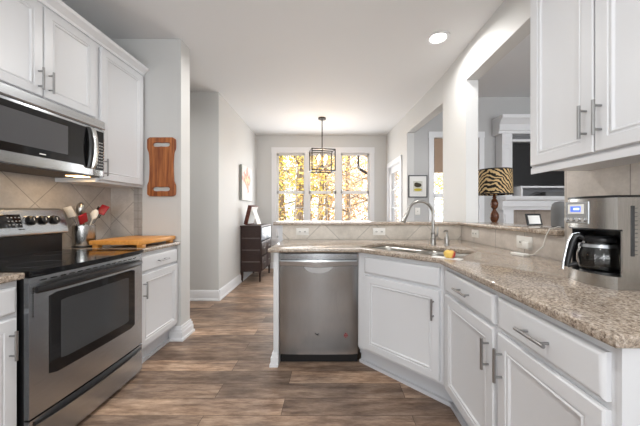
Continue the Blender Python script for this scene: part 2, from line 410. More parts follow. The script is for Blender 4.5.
def living_window():
    w = MB(); x0, x1, z0, z1 = 1.66, 2.40, .5, 2.40
    w.box(x0-.08, x0, 4.475, 4.5, z0-.08, z1+.09); w.box(x1, x1+.08, 4.475, 4.5, z0-.08, z1+.09); w.box(x0-.085, x1+.085, 4.471, 4.5, z1, z1+.095); w.box(x0-.09, x1+.09, 4.46, 4.5, z0-.1, z0)
    w = w.build('window_2', 'trim'); struct(w)
    for a, b, y in ((.5, 1.46, 4.53), (1.46, 2.40, 4.56)):
        s = MB(); t = .035
        s.box(x0, x0+t, y, y+.03, a, b); s.box(x1-t, x1, y, y+.03, a, b); s.box(x0, x1, y, y+.03, a, a+t); s.box(x0, x1, y, y+.03, b-t, b)
        for k in (1, 2):
            xx = x0+(x1-x0)*k/3; s.box(xx-.006, xx+.006, y+.01, y+.02, a, b); zz = a+(b-a)*k/3; s.box(x0, x1, y+.01, y+.02, zz-.006, zz+.006)
        q = s.build('sash', 'trim', w); MB().box(x0+.01, x1-.01, y+.0145, y+.0175, a+.01, b-.01).build('pane', 'glass', q)
    sh = MB()
    for k in range(4): sh.box(x0+.02, x1-.02, 4.505+.004*(k % 2), 4.522+.004*(k % 2), 1.83+.14*k, 1.97+.14*k)
    tag(sh.build('roman_shade', 'shade_cloth'), 'brown roman shade pulled halfway down the narrow living room window', 'window shade')
living_window()
# ---------- glazed door in the right dining wall
def french_door():
    u = (B-A).normalized(); ang = math.degrees(math.atan2(u.y, u.x))
    root = thing('door_1', 'white glazed door at the right of the dining area', 'door', (A.x, A.y, 0), ang)
    del root['label'], root['category']; root['kind'] = 'structure'
    # local +x along wall towards the camera, room is on local -y (n is to the left of u)
    a, b = DR
    cs = MB(); cs.box(a-.08, a, -.02, 0, 0, 2.16); cs.box(b, b+.08, -.02, 0, 0, 2.16); cs.box(a-.08, b+.08, -.022, 0, 2.08, 2.17)
    cs.box(a, a+.015, 0, .12, 0, 2.08); cs.box(b-.015, b, 0, .12, 0, 2.08); cs.box(a, b, 0, .12, 2.065, 2.08)
    cs.build('casing', 'trim', root)
    d = MB(); x0, x1 = a+.02, b-.02; y0, y1 = .012, .05
    d.box(x0, x0+.11, y0, y1, .01, 2.06); d.box(x1-.11, x1, y0, y1, .01, 2.06); d.box(x0, x1, y0, y1, 1.94, 2.06); d.box(x0, x1, y0, y1, .01, .28)
    for k in range(1, 5): z = .28+(1.94-.28)*k/5; d.box(x0+.11, x1-.11, y0+.008, y1-.008, z-.01, z+.01)
    d.box((x0+x1)/2-.01, (x0+x1)/2+.01, y0+.008, y1-.008, .28, 1.94)
    dd = d.build('door_leaf', 'trim', root)
    MB().box(x0+.11, x1-.11, .029, .033, .28, 1.94).build('pane', 'glass', root)
    h = MB(); h.tube([(x0+.05, .012, 1.0), (x0+.05, -.03, 1.0), (x0+.14, -.035, 1.0)], .009); h.build('door_handle', 'darkmetal', root)
    for z in (.3, 1.1, 1.85): MB().box(b-.022, b-.006, -.003, .012, z-.045, z+.045).build('hinge', 'darkmetal', root)
french_door()

# ------------------------------------------------------------------ cabinets
DOORP = [(0, 0), (0, .015), (.004, .020), (.048, .020), (.051, .016), (.056, .016), (.060, .019), (.064, .0185), (.070, .011), (.074, .010)]
DRAWP = [(0, 0), (0, .012), (.003, .016), (.012, .020), (.014, .020)]
def bar_pull(parent, x, z, y, vertical=True, L=.13):
    p = MB(); so_ = .030
    if vertical:
        p.tube([(x, y-so_, z-L/2), (x, y-so_, z+L/2)], .006, 10)
        for k in (-1, 1): p.tube([(x, y, z+k*L*.34), (x, y-so_, z+k*L*.34)], .0045, 8)
    else:
        p.tube([(x-L/2, y-so_, z), (x+L/2, y-so_, z)], .006, 10)
        for k in (-1, 1): p.tube([(x+k*L*.34, y, z), (x+k*L*.34, y-so_, z)], .0045, 8)
    p.build('handle', 'pull', parent)
def cab_door(parent, x0, x1, z0, z1, hx=None, hz=None):
    d = MB().panel(x0, x1, z0, z1, 0, DOORP).build('door', 'white', parent)
    if hx is not None: bar_pull(d, hx, hz, -.02, True)
def cab_drawer(parent, x0, x1, z0, z1, hx=None, name='drawer'):
    d = MB().panel(x0, x1, z0, z1, 0, DRAWP).build(name, 'white', parent)
    if hx is not None: bar_pull(d, hx, (z0+z1)/2, -.02, False)
def toe(mb, x0, x1, back):
    mb.box(x0, x1, .07, back, 0, .145)
    mb.box(x0, x1, .045, .07, .105, .145); mb.box(x0, x1, .056, .07, .075, .105)
    mb.box(x0, x1, .048, .07, 0, .022)
def base_cab(label, loc, rz, w, depth, hside, tx=0):
    r = thing('base_cabinet', label, 'cabinet', loc, rz, None)
    MB().box(0, w, 0, depth, .145, .883).build('body', 'white', r)
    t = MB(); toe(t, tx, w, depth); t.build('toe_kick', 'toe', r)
    e = .014
    cab_drawer(r, e, w-e, .735, .855, w/2)
    cab_door(r, e, w-e, .165, .715, (w-e-.03) if hside == 'r' else e+.03, .60)
    return r
# left run
LX = -1.445
base_cab('white base cabinet between the range and the pier, under the bamboo board', (LX, 2.035, 0), 90, .522, .605, 'l')
base_cab('white base cabinet cut off at the left edge, nearer than the range', (LX, .66, 0), 90, .60, .605, 'r')
# right run (local x runs towards the camera)
RX = .675
base_cab('white base cabinet with drawer, middle of the run right of the sink corner', (RX, 1.615, 0), -90, .508, .62, 'r', -.073)
rc = base_cab('white base cabinet with drawer at the near end of the right counter', (RX, 1.105, 0), -90, .455, .62, 'l')
MB().box(.455, .467, -.002, .62, .0, .883).build('end_panel', 'white', rc)
# sink corner cabinet
def sink_cabinet():
    r = thing('sink_cabinet', 'white corner cabinet set diagonally under the double sink', 'cabinet', (.205, 2.13, 0), -45)
    L = .47*math.sqrt(2)
    # carcase: polygon in world coords -> local
    inv = Matrix.Rotation(R(45), 2)
    def loc(p): v = inv @ Vector((p[0]-.205, p[1]-2.13)); return (v.x, v.y)
    poly = [(.205, 2.13), (.675, 1.66), (.675, 1.618), (1.295, 1.618), (1.295, 2.765), (.205, 2.765)]
    b = MB(); b.prism([loc(p) for p in poly], .145, .67)
    # face frame above the bowls
    fr = [(.205, 2.13), (.675, 1.66), (.675, 1.618), (.69, 1.618), (.69, 1.667), (.218, 2.139), (.218, 2.765), (.205, 2.765)]
    b.prism([loc(p) for p in fr], .67, .883)
    b.build('body', 'white', r)
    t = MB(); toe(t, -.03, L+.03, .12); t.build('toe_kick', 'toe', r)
    e0, e1 = .070, L-.020
    cab_drawer(r, e0, e1, .735, .855, None, 'false_front')
    cab_door(r, e0, e1, .165, .715, e1-.035, .60)
sink_cabinet()
# peninsula end panel and filler beside the dishwasher
ep = thing('end_panel', 'white end panel with base moulding closing the dishwasher side of the peninsula', 'panel', (-.432, 2.135, 0))
MB().box(-.022, .018, -.002, .64, 0, .883).build('panel', 'white', ep)
bm_ = MB()
for o, z0, z1 in ((.026, 0, .02), (.018, .02, .07), (.010, .07, .10)): bm_.prism([(-.022-o, -.003-o), (.017, -.003-o), (.017, -.0025), (-.0225, -.0025), (-.0225, .64), (-.022-o, .64)], z0, z1)
bm_.build('base_moulding', 'trim', ep)

# dishwasher
def dishwasher():
    r = thing('dishwasher', 'stainless steel dishwasher built in beside the sink corner', 'dishwasher', (-.410, 2.145, 0))
    w = .612
    MB().box(0, w, .01, .60, .10, .868).build('body', 'black', r)
    def bow(n=14): return [(w*i/n, -.006-.006*math.sin(math.pi*i/n)-(.006 if 0 < i < n else 0)) for i in range(n+1)]
    d = MB(); d.prism([(0, .008)]+bow()+[(w, .008)], .088, .806); 
    dd = d.build('door', 'steel_dw', r)
    c = MB(); c.prism([(0, .008)]+bow()+[(w, .008)], .809, .868); c.build('control_panel', 'steel_dw', r)
    h = MB()
    rings = []
    n = 16
    for i in range(n+1):
        t = i/n; x = .006+(w-.012)*t; out = .022+.020*math.sin(math.pi*t); 
        y = -out; zt = .824; zb = .780-.012*math.sin(math.pi*t)**6
        rings.append([(x, y, zt-.006), (x, y-.008, zt-.002), (x, y-.014, zt-.012), (x, y-.010, zb), (x, y-.002, zb-.004), (x, y+.003, zt-.014)])
    h.loft(rings)
    for x in (.008, w-.024): h.box(x, x+.016, -.026, -.004, .79, .812)
    h.build('handle', 'steel', r)
    # curved shallow scoop behind the handle
    k = MB(); prof = []
    for i in range(13):
        a = math.pi*i/12; prof.append((w/2+.11*math.cos(a), .772-.055*math.sin(a)))
    k.loft([[(x, -.0195, z) for x, z in prof], [(x, -.0215, z) for x, z in prof]])
    k.build('finger_recess', 'pull', r)
    MB().box(0, w, .045, .065, .0, .10).build('kick_plate', 'black', r)
    # two small marks near the bottom of the door
    a = MB(); z = .245
    a.tube([(w*.455, -.0195, z+.01), (w*.48, -.0195, z-.003), (w*.50, -.0195, z-.004)], .003, 6); a.tube([(w*.48, -.0195, z-.003), (w*.505, -.0195, z+.007)], .003, 6)
    a.build('door_mark', 'black', dd)
    b = MB(); x = w*.845; z = .235
    b.tube([(x, -.0155, z+.02), (x+.014, -.0155, z), (x, -.0155, z-.018), (x-.014, -.0155, z), (x, -.0155, z+.02)], .0025, 6); b.tube([(x-.012, -.0155, z), (x+.008, -.0155, z+.002)], .003, 6)
    b.build('door_sticker', 'red', dd)
dishwasher()

# upper cabinets, left
def upper(label, loc, rz, w, z0, z1, depth, ndoors, hz, side='r'):
    r = thing('wall_cabinet', label, 'cabinet', loc, rz)
    b = MB(); b.box(0, w, 0, depth, z0, z1)
    if ndoors == 2 and rz < 0: b.box(0, w, -.006, 0, z0-.018, z0+.012)
    b.build('body', 'white', r)
    e = .012; dz0 = z0+.02; dz1 = z1-.02
    if ndoors == 1: cab_door(r, .03, w-.03, dz0, dz1, (w-.05) if side == 'r' else .055, hz)
    else:
        cab_door(r, e, w/2-.003, dz0, dz1, w/2-.03, hz); cab_door(r, w/2+.003, w-e, dz0, dz1, w/2+.03, hz)
    return r
upper('white wall cabinet with two doors above the microwave', (-1.752, 1.275, 0), 90, .757, 1.862, 2.45, .298, 2, 1.98)
upper('tall white wall cabinet with one door between microwave and pier', (-1.752, 2.034, 0), 90, .523, 1.414, 2.45, .298, 1, 1.53, 'l')
upper('white wall cabinet with two doors over the coffee maker', (1.02, 1.402, 0), -90, .70, 1.402, 2.45, .282, 2, 1.545)
# light rail under the right cabinet is part of the body; crown on the left run
cr = MB(); prof = [(-1.76, 2.450), (-1.742, 2.450), (-1.738, 2.468), (-1.722, 2.484), (-1.705, 2.498), (-1.702, 2.520), (-1.76, 2.520)]
cr.extr_y(prof, .60, 2.555); struct(cr.build('trim_8', 'trim'))
cr = MB(); cr.extr_y([(1.02, 2.45), (.99, 2.45), (.965, 2.49), (.955, 2.52), (1.02, 2.52)], .70, 1.41); struct(cr.build('trim_9', 'trim'))

# ------------------------------------------------------------------ range
def range_():
    r = thing('range', 'stainless steel range with black glass cooktop and front oven door', 'stove', (-1.425, 1.272, 0), 90)
    w = .756
    MB().box(0, w, .0, .60, .02, .893).build('body', 'black', r)
    def bow(n, base, amp, x0=0, x1=w): return [(x0+(x1-x0)*i/n, -base-amp*math.sin(math.pi*i/n)**.8) for i in range(n+1)]
    ct = MB(); ct.prism([(0, .622)]+bow(16, .035, .022)+[(w, .622)], .893, .917)
    bmesh.ops.bevel(ct.b, geom=[e for e in ct.b.edges if abs(e.verts[0].co.z-e.verts[1].co.z) < 1e-5 and max(v.co.y for v in e.verts) < 0], offset=.007, segments=2, affect='EDGES')
    co = ct.build('cooktop', 'cooktop', r)
    for i, (x, y, rad) in enumerate(((.19, .14, .11), (.57, .14, .09), (.19, .42, .08), (.57, .42, .105))):
        b = MB(); 
        ro = [(x+rad*math.cos(a*math.pi/20), y+rad*math.sin(a*math.pi/20)) for a in range(40)]; ri = [(x+(rad-.003)*math.cos(a*math.pi/20), y+(rad-.003)*math.sin(a*math.pi/20)) for a in range(40)]
        b = flat_shape([ro, ri], .9171, .9176); b.build('burner_ring', mat('burner_print%d' % i, (.08, .08, .085), .25), co)
    # backguard
    bgd = MB(); bgd.extr_x([(.622, .917), (.622, 1.205), (.59, 1.215), (.565, 1.200), (.532, 1.062), (.532, 1.045), (.565, 1.035), (.565, .917)], .0, w)
    g_ = bgd.build('backguard', 'black', r)
    p = MB(); p.extr_x([(.565, 1.204), (.590, 1.218), (.622, 1.211), (.622, 1.191), (.600, 1.186), (.576, 1.176), (.542, 1.050), (.525, 1.044), (.523, 1.062)], -.004, w+.004)
    cp = p.build('control_panel', 'steel', r)
    tilt = math.atan2(.036, .14)
    def on(z): return .523+(z-1.066)*(.042/.142)
    rot = Matrix.Rotation(-tilt, 3, 'X')
    dsp = MB(); dsp.obox((w/2-.03, on(1.135)-.001, 1.135), (.24, .006, .085), rot.to_quaternion(), .002); ds = dsp.build('display', 'blackglass', cp)
    dg = MB()
    for i in range(4):
        for j in range(3): z = 1.113+j*.022; dg.obox((w/2+.02+i*.02, on(z)-.0045, z), (.009, .001, .006), rot.to_quaternion())
    dg.build('buttons', mat('button_print', (.35, .35, .35), .5), ds)
    for x in (.075, .155, w-.235, w-.160, w-.085):
        k = MB(); c = Vector((x, on(1.135)-.001, 1.135)); n = Vector((0, -math.cos(tilt), math.sin(tilt)))
        k.tube([c, c+n*.006, c+n*.0061, c+n*.024, c+n*.027], [.033, .033, .028, .025, .020], 24); kb = k.build('knob', 'black', cp)
        k = MB(); k.tube([c-n*.001, c+n*.003], [.037, .037], 24); k.build('bezel', 'chrome', kb)
        k = MB(); k.obox(c+n*.0275+Vector((0, 0, .004)), (.003, .002, .018), rot.to_quaternion()); k.build('pointer', 'plate', kb)
    MB().obox((w-.385+.09, on(1.083)-.0005, 1.083), (.035, .001, .006), rot.to_quaternion()).build('maker_mark', 'black', cp)
    # oven door, bowed steel
    d = MB(); fx = bow(18, .024, .012); d.prism([(0, 0)]+fx+[(w, 0)], .228, .885); dd = d.build('oven_door', 'steel', r)
    def yf(x): return -.024-.012*math.sin(math.pi*x/w)**.8
    def curved(x0, x1, z0, z1, out, m, name, par, rad=.02):
        q = MB(); n = 16; prof = []
        top = []; bot = []
        rings = []
        for i in range(n+1):
            x = x0+(x1-x0)*i/n
            e = min(x-x0, x1-x); cut = 0 if e >= rad else rad-math.sqrt(max(0, rad*rad-(rad-e)**2))
            rings.append([(x, yf(x)+.002, z0+cut), (x, yf(x)-out, z0+cut), (x, yf(x)-out, z1-cut-1e-4), (x, yf(x)+.002, z1-cut-1e-4)])
        q.loft(rings); return q.build(name, m, par)
    wn = curved(.085, .672, .385, .79, .002, 'blackglass', 'window', dd, .012)
    curved(.14, .61, .44, .745, .0028, 'ovenglass', 'inner_pane', wn, .006)
    for k in range(14):
        z = .845-.0; x = .06+k*.047
        MB().obox((x, yf(x)-.0005, .866), (.028, .002, .006), Matrix.Identity(3).to_quaternion()).build('vent_slot', 'black', dd)
    v = MB()
    for k in range(12): v.box(.012, .018, yf(.015)-.001, yf(.015)+.001, .70+k*.012, .706+k*.012)
    v.build('edge_vents', 'black', dd)
    # handle: black bar, bowed, ends curling back to the door
    n = 22; pts = []
    for i in range(n+1):
        t = i/n; x = .022+(w-.044)*t; o = .012+.046*(1-abs(2*t-1)**5); pts.append((x, yf(x)-o+.006, .836-.010*abs(2*t-1)**4))
    h = MB(); rings = []
    for (x, y, z) in pts: rings.append([(x, y, z+.016), (x, y-.010, z+.010), (x, y-.012, z-.006), (x, y-.004, z-.018), (x, y+.004, z-.012), (x, y+.004, z+.010)])
    h.loft(rings); hh = h.build('handle', 'black', dd)
    # drawer
    d = MB(); d.prism([(0, 0)]+fx+[(w, 0)], .035, .218); dr = d.build('storage_drawer', 'steel', r)
    h = MB(); rings = []
    for i in range(n+1):
        t = i/n; x = .02+(w-.04)*t; b_ = .006+.016*(1-abs(2*t-1)**4); y = yf(x)
        rings.append([(x, y+.001, .208), (x, y-b_, .205), (x, y-b_-.003, .192), (x, y-b_*.6, .180+.006*abs(2*t-1)), (x, y+.001, .176+.014*abs(2*t-1)**3)])
    h.loft(rings); h.build('handle', 'black', dr)
    for x in (.05, w-.05):
        for y in (.06, .54): MB().lathe([(.018, 0), (.018, .02)], (x, y, 0), 12).build('foot', 'black', r)
range_()

# ------------------------------------------------------------------ microwave
def microwave():
    r = thing('microwave', 'stainless steel over-the-range microwave with black glass door', 'microwave', (-1.70, 1.277, 0), 90)
    w = .753; z0, z1 = 1.448, 1.858
    MB().box(0, w, .0, .348, z0, z1).build('body', 'steel', r)
    ub = MB().box(.02, w-.02, .0, .33, z0-.006, z0-.0005).build('underside', mat('micro_underside', (.05, .035, .03), .5), r)
    MB().box(.60, .69, .03, .12, z0-.009, z0-.006).build('lamp_lens', 'warm', ub)
    vt = MB(); vt.extr_x([(0, 1.792), (-.020, 1.792), (-.026, 1.800), (-.022, 1.850), (-.012, 1.858), (0, 1.858)], 0, w); vt.build('vent_grille', 'steel', r)
    d = MB(); d.box(0, .662, -.020, 0, z0+.002, 1.788, .003); dd = d.build('door', 'steel', r)
    g1 = MB().box(.012, .625, -.0225, -.0195, 1.508, 1.772).build('window', 'blackglass', dd)
    MB().box(.08, .47, -.0235, -.0225, 1.555, 1.735).build('screen', mat('micro_screen', (.085, .085, .09), .18), g1)
    MB().box(.30, .335, -.0232, -.0225, 1.524, 1.530).build('maker_mark', 'plate', g1)
    c = MB(); c.box(.665, w, -.020, 0, z0+.002, 1.788, .003); cc = c.build('control_panel', 'steel', r)
    kp = MB().box(.676, .742, -.0225, -.0195, 1.492, 1.772).build('keypad', 'blackglass', cc)
    k = MB()
    for i in range(3):
        for j in range(9): k.box(.686+i*.018, .697+i*.018, -.0232, -.0225, 1.51+j*.022, 1.518+j*.022)
    k.build('key_print', mat('key_print', (.45, .45, .45), .5), kp)
    h = MB(); pts = []; n = 14; rings = []
    for i in range(n+1):
        t = i/n; z = 1.50+.285*t-.008; o = .008+.026*math.sin(math.pi*t)**.6; y = -.020-o
        rings.append([(.628, y, z), (.634, y-.010, z), (.650, y-.010, z), (.656, y, z), (.650, y+.006, z), (.634, y+.006, z)])
    h.loft(rings); hh = h.build('handle', 'steel_v', dd)
    b = MB(); rings = []
    for i in range(n+1):
        t = i/n; z = 1.50+.285*t-.008; o = .006+.020*math.sin(math.pi*t)**.6; y = -.020-o
        rings.append([(.604, y+.006, z), (.610, y-.004, z), (.627, y-.004, z), (.627, y+.006, z)])
    b.loft(rings); lab(b.build('grip_inlay', 'black', hh), 'black strip beside the steel handle')
microwave()
pl = area('microwave_lamp', (-1.80, 1.92, 1.434), (0, 0, 0), .09, .09, .7, (1, .72, .42))

# ------------------------------------------------------------------ counters
def worktop_left():
    poly = [(-1.412, 2.032), (-1.412, 2.556), (-2.05, 2.556), (-2.05, 2.032)]
    tag(flat_shape([poly], .885, .915, .006).build('countertop', 'granite'), 'granite countertop piece under the bamboo board, left of the pier', 'countertop')
    poly = [(-1.412, .65), (-1.412, 1.264), (-2.05, 1.264), (-2.05, .65)]
    tag(flat_shape([poly], .885, .915, .006).build('countertop', 'granite'), 'small granite countertop cut off at left edge, nearer than the range', 'countertop')
worktop_left()
SC_, SW, SH = (.625, 2.085), .78, .41
hole = rrect(*SC_, SW, SH, .07, -45)
top = [(-.485, 2.070), (.205, 2.070), (.637, 1.638), (.637, .617), (1.300, .617), (1.300, 2.770), (-.482, 2.770)]
tag(flat_shape([top, hole], .885, .915, .007).build('countertop', 'granite'), 'long beige granite countertop around the sink, from dishwasher to coffee maker', 'countertop')
bar = [(-.587, 2.735), (1.265, 2.735), (1.265, 1.545), (1.60, 1.545), (1.60, 2.683), (1.303, 2.683), (1.303, 3.06), (-.587, 3.06)]
tag(flat_shape([bar], 1.057, 1.090, .008).build('bar_top', 'granite'), 'raised granite bar top behind the sink, turning toward the coffee maker', 'countertop')
# bar support bracket at its free end
cb = MB(); cb.extr_y([(-.54, 1.055), (-.575, 1.055), (-.575, 1.03), (-.555, 1.0), (-.54, .985)], 2.79, 2.91)
struct(cb.build('trim_10', 'trim'))

# sink
def sink():
    r = thing('sink', 'double-bowl stainless steel sink set diagonally in the granite corner', 'sink', (SC_[0], SC_[1], 0), -45)
    outer = rrect(0, 0, SW+.03, SH+.03, .08); b1 = rrect(-.182, 0, .392, .395, .065); b2 = rrect(.208, 0, .345, .375, .065)
    flat_shape([outer, b1, b2], .878, .8838).build('rim', 'sinksteel', r)
    for cx, w, h, dp in ((-.182, .392, .395, .19), (.208, .345, .375, .17)):
        m_ = MB(); rings = []
        for (ins, z) in ((0, .882), (.003, .86), (.010, .882-dp+.04), (.022, .882-dp+.012), (.05, .882-dp)):
            rings.append([(x, y, z) for x, y in rrect(cx, 0, w-2*ins, h-2*ins, .065)])
        m_.loft(rings, cap0=False, cap1=True); b = m_.build('bowl', 'sinksteel', r)
        md = b.modifiers.new('s', 'SOLIDIFY'); md.thickness = .002; md.offset = -1
        dr = MB(); dr.lathe([(.042, .882-dp+.001), (.042, .882-dp+.004), (.032, .882-dp+.004), (.028, .882-dp+.0015)], (cx, .03, 0), 20); dr.build('drain', 'chrome', r)
sink()
# faucet
def faucet():
    r = thing('faucet', 'brushed nickel gooseneck pull-down faucet behind the sink', 'faucet', (.845, 2.30, .915))
    MB().lathe([(.027, 0), (.027, .006), (.022, .012), (.020, .05), (.023, .055), (.023, .06), (.019, .066), (.018, .10), (.020, .104), (.015, .112)], (0, 0, 0), 20).build('body', 'nickel', r)
    pts = [(0, 0, .10), (0, 0, .17), (0, 0, .25)]
    dx, dy = -.235, -.075; RR = .1235
    for i in range(1, 15):
        a = math.pi*i/14*.93; t = (1-math.cos(a))/2; pts.append((dx*t, dy*t, .25+.115*math.sin(a)))
    MB().tube(pts, .0125, 14).build('spout', 'nickel', r)
    e = Vector(pts[-1]); d = (e-Vector(pts[-2])).normalized()
    d = (d+Vector((-.22, -.05, -.1))).normalized()
    MB().tube([e-d*.004, e+d*.01, e+d*.035, e+d*.085, e+d*.09], [.0145, .0155, .0155, .021, .018], 16).build('spray_head', 'nickel', r)
    MB().tube([(.015, .0, .075), (.035, .008, .078), (.042, .011, .09), (.045, .012, .15)], [.011, .010, .007, .0055], 12).build('lever', 'nickel', r)
faucet()
sd_ = thing('soap_dispenser', 'brushed nickel soap dispenser right of the faucet', 'soap dispenser', (.945, 2.265, .915))
MB().lathe([(.024, 0), (.024, .006), (.019, .012), (.019, .06), (.014, .075), (.009, .085), (.009, .105)], seg=18).build('body', 'nickel', sd_)
MB().tube([(0, 0, .10), (0, 0, .118), (-.02, -.02, .122), (-.04, -.04, .116)], [.009, .010, .007, .005], 10).build('pump', 'nickel', sd_)
# fruit on the counter strip in front of the sink
ap = thing('apple', 'yellow and red apple on the counter edge before the sink', 'apple', (.705, 1.650, .9175))
MB().lathe([(.004, .004), (.018, 0), (.028, .006), (.034, .022), (.032, .036), (.020, .045), (.010, .043), (.003, .038)], seg=22).build('flesh', 'apple', ap)
MB().tube([(0, 0, .036), (.003, 0, .052)], .0016, 6).build('stem', 'bark', ap)
pn = MB(); pn.obox((.690, 1.650, .9163), (.17, .06, .002), Matrix.Rotation(R(-45), 3, 'Z').to_quaternion(), 0)
tag(pn.build('paper_napkin', 'paper'), 'small white paper lying under the apple by the sink', 'napkin')

# ------------------------------------------------------------------ outlets
def outlet(label, loc, rz, w=.115, h=.07, n=2, group=None):
    r = thing('wall_outlet', label, 'outlet', loc, rz, group)
    MB().panel(-w/2, w/2, -h/2, h/2, 0, [(0, 0), (0, .004), (.004, .006)]).build('cover_plate', 'plate', r)
    for k in range(n):
        cx = (k-(n-1)/2)*(w*.42)
        q = MB().box(cx-w*.13, cx+w*.13, -.008, -.0055, -h*.22, h*.22, .001).build('receptacle', 'plate', r)
        s = MB(); s.box(cx-.008, cx-.003, -.0086, -.0078, -.006, .006); s.box(cx+.003, cx+.008, -.0086, -.0078, -.006, .006); s.build('slots', 'slot', q)
outlet('white wall outlet on the backsplash behind the dishwasher counter', ((302.5-332)*2.772/275, 2.772, .992), 0, .125)
outlet('white wall outlet on the backsplash left of the faucet', ((379-332)*2.772/275, 2.772, .992), 0, .125)
outlet('small white outlet on the right backsplash near the bar corner', (1.302, 2.50, .995), -90, .115)
outlet('wide white outlet with an adapter on the right backsplash', (1.302, 1.86, .985), -90, .15, .085)
outlet('white wall outlet below the framed picture', (1.40, 4.499, 1.20), 0, .08, .115, 1)

# adapter + cable + speaker + small white charger
sp = MB(); sp.lathe([(.045, 0), (.052, .006), (.054, .05), (.054, .12), (.048, .15), (.034, .165), (.012, .170)], seg=28)
sp = tag(sp.build('speaker', 'fabric_grey', loc=(1.50, 1.80, 1.0915)), 'grey rounded fabric speaker on the bar beside the tiled wall', 'speaker')
ad = MB(); ad.box(1.262, 1.291, 1.775, 1.83, .955, .995, .004)
tag(ad.build('power_adapter', 'plate'), 'white power adapter plugged into the wide outlet', 'adapter')
cab = MB(); cab.tube([(1.455, 1.775, 1.096), (1.38, 1.66, 1.10), (1.30, 1.585, 1.105), (1.25, 1.58, 1.095), (1.235, 1.59, 1.05), (1.235, 1.61, .99), (1.215, 1.66, .935), (1.20, 1.72, .922)], .0028, 8)
tag(cab.build('cable', 'plate'), 'thin white cable hanging from the bar down to the counter', 'cable')
chg = MB(); chg.obox((1.195, 1.75, .9235), (.045, .10, .016), Matrix.Rotation(R(12), 3, 'Z').to_quaternion(), .004)
tag(chg.build('charger', 'plate'), 'small white charger lying on the granite below the wide outlet', 'charger')

# ------------------------------------------------------------------ coffee maker (faces the aisle)
def coffee_maker():
    r = thing('coffee_maker', 'brushed steel drip coffee maker with glass carafe on the right counter', 'coffee maker', (.985, 1.180, .9155), -90)
    w = .205; d = .275
    def plan(bulge, y0=.0, yb=d, rc=.035):
        pts = [(0, yb)]
        n = 14
        for i in range(n+1):
            t = i/n; pts.append((w*t, y0+.028-bulge*math.sin(math.pi*t)**.75))
        pts.append((w, yb)); return pts
    base = MB(); base.prism(plan(.035), .0, .046)
    base.build('base', 'steel_v', r)
    MB().prism([(x*.985+.0016, y+.003) for x, y in plan(.035)], -.0, .006).build('foot_ring', 'black', r)
    MB().prism(plan(.018, .125), .046, .215).build('tower', 'steel_v', r)
    # alcove lining
    MB().prism([(.012, .13), (w/2, .108), (w-.012, .13), (w-.012, .137), (.012, .137)], .048, .213).build('alcove_back', 'black', r)
    MB().box(w-.006, w, .045, .14, .046, .215).build('side_panel', 'steel_v', r)
    MB().box(0, .005, .045, .14, .046, .215).build('side_panel', 'black', r)
    hd = MB(); hd.prism(plan(.030), .215, .330); hd.build('head', 'steel_v', r)
    MB().prism([(x*.99+.001, y+.002) for x, y in plan(.030)], .209, .215).build('head_underside', 'black', r)
    MB().prism([(x*1.01-.001, y-.002 if y < .2 else y) for x, y in plan(.030)], .330, .338).build('lid', 'black', r)
    MB().lathe([(.062, .046), (.062, .050), (.055, .051)], (w/2, .068, 0), 28).build('warming_plate', 'black', r)
    # control face
    yy = -.003
    cpn = MB(); cpn.panel(w*.12, w*.62, .232, .318, yy, [(0, -.006), (0, .001), (.003, .003)]); cp = cpn.build('control_face', 'steel', r)
    MB().box(w*.20, w*.54, yy-.0045, yy-.0025, .270, .308).build('bezel', 'plate', cp)
    sc = MB().box(w*.26, w*.48, yy-.0055, yy-.004, .278, .300).build('screen', 'lcd', cp)
    MB().box(w*.33, w*.46, yy-.006, yy-.0055, .285, .294).build('digits', 'lcdlight', sc)
    for k in range(4): MB().lathe([(.0075, yy-.009), (.0075, yy-.002)], (w*(.17+.125*k), 0, .247), 14, axis='y').build('button', 'chrome', cp)
    # water gauge on the near side
    gz = MB(); gz.box(w, w+.002, .075, .087, .12, .30, .0008); gz.build('water_gauge', 'ovenglass', r)
    gm = MB()
    for k in range(12): gm.box(w, w+.0015, .09, .097, .125+k*.015, .128+k*.015)
    gm.build('gauge_marks', 'slot', r)
    # carafe: resting on the plate
    c = thing('carafe', 'glass carafe with black handle standing in the coffee maker', 'carafe', (0, 0, 0), 0)
    Rz = Matrix.Rotation(R(-90), 3, 'Z'); wl = Rz @ Vector((w/2, .062, .052)); c.location = (.985+wl.x, 1.180+wl.y, .9155+wl.z); c.rotation_euler = (0, 0, R(-90))
    gl = MB(); gl.lathe([(.046, 0), (.060, .008), (.068, .035), (.068, .06), (.060, .090), (.046, .112), (.044, .120), (.042, .120), (.044, .112), (.057, .090), (.065, .06), (.065, .035), (.057, .011), (.044, .003)], seg=32)
    gl.build('glass_body', 'carafe_glass', c)
    MB().lathe([(.047, .108), (.049, .114), (.049, .124), (.04, .134), (.010, .136)], seg=28).build('lid', 'black', c)
    MB().lathe([(.061, .090), (.0635, .090), (.0595, .102), (.057, .102)], seg=28).build('band', 'steel', c)
    # handle points to the aisle, turned a little toward the far side
    u = Vector((-.50, -.86, 0)).normalized()
    def pt(a, z): return u*a+Vector((0, 0, z))
    h = MB(); path = [pt(.046, .122), pt(.060, .132), pt(.074, .126), pt(.082, .100), pt(.089, .065), pt(.095, .030), pt(.098, .004)]
    h.tube(path, [.010, .012, .013, .012, .011, .011, .010], 12)
    h.tube([pt(.098, .008), pt(.080, .012), pt(.066, .018)], [.009, .008, .008], 10)
    hn = h.build('handle', 'black', c)
    s = MB(); rings = []; side_ = Vector((-u.y, u.x, 0))
    for a, z in ((.060, .144), (.080, .138), (.094, .104), (.102, .060), (.108, .022), (.110, -.006)):
        p = pt(a, z); rings.append([p+side_*.010, p+side_*.010+u*.004, p-side_*.010+u*.004, p-side_*.010])
    s.loft(rings); lab(s.build('handle_trim', 'steel', hn), 'steel strip over the black handle')
coffee_maker()

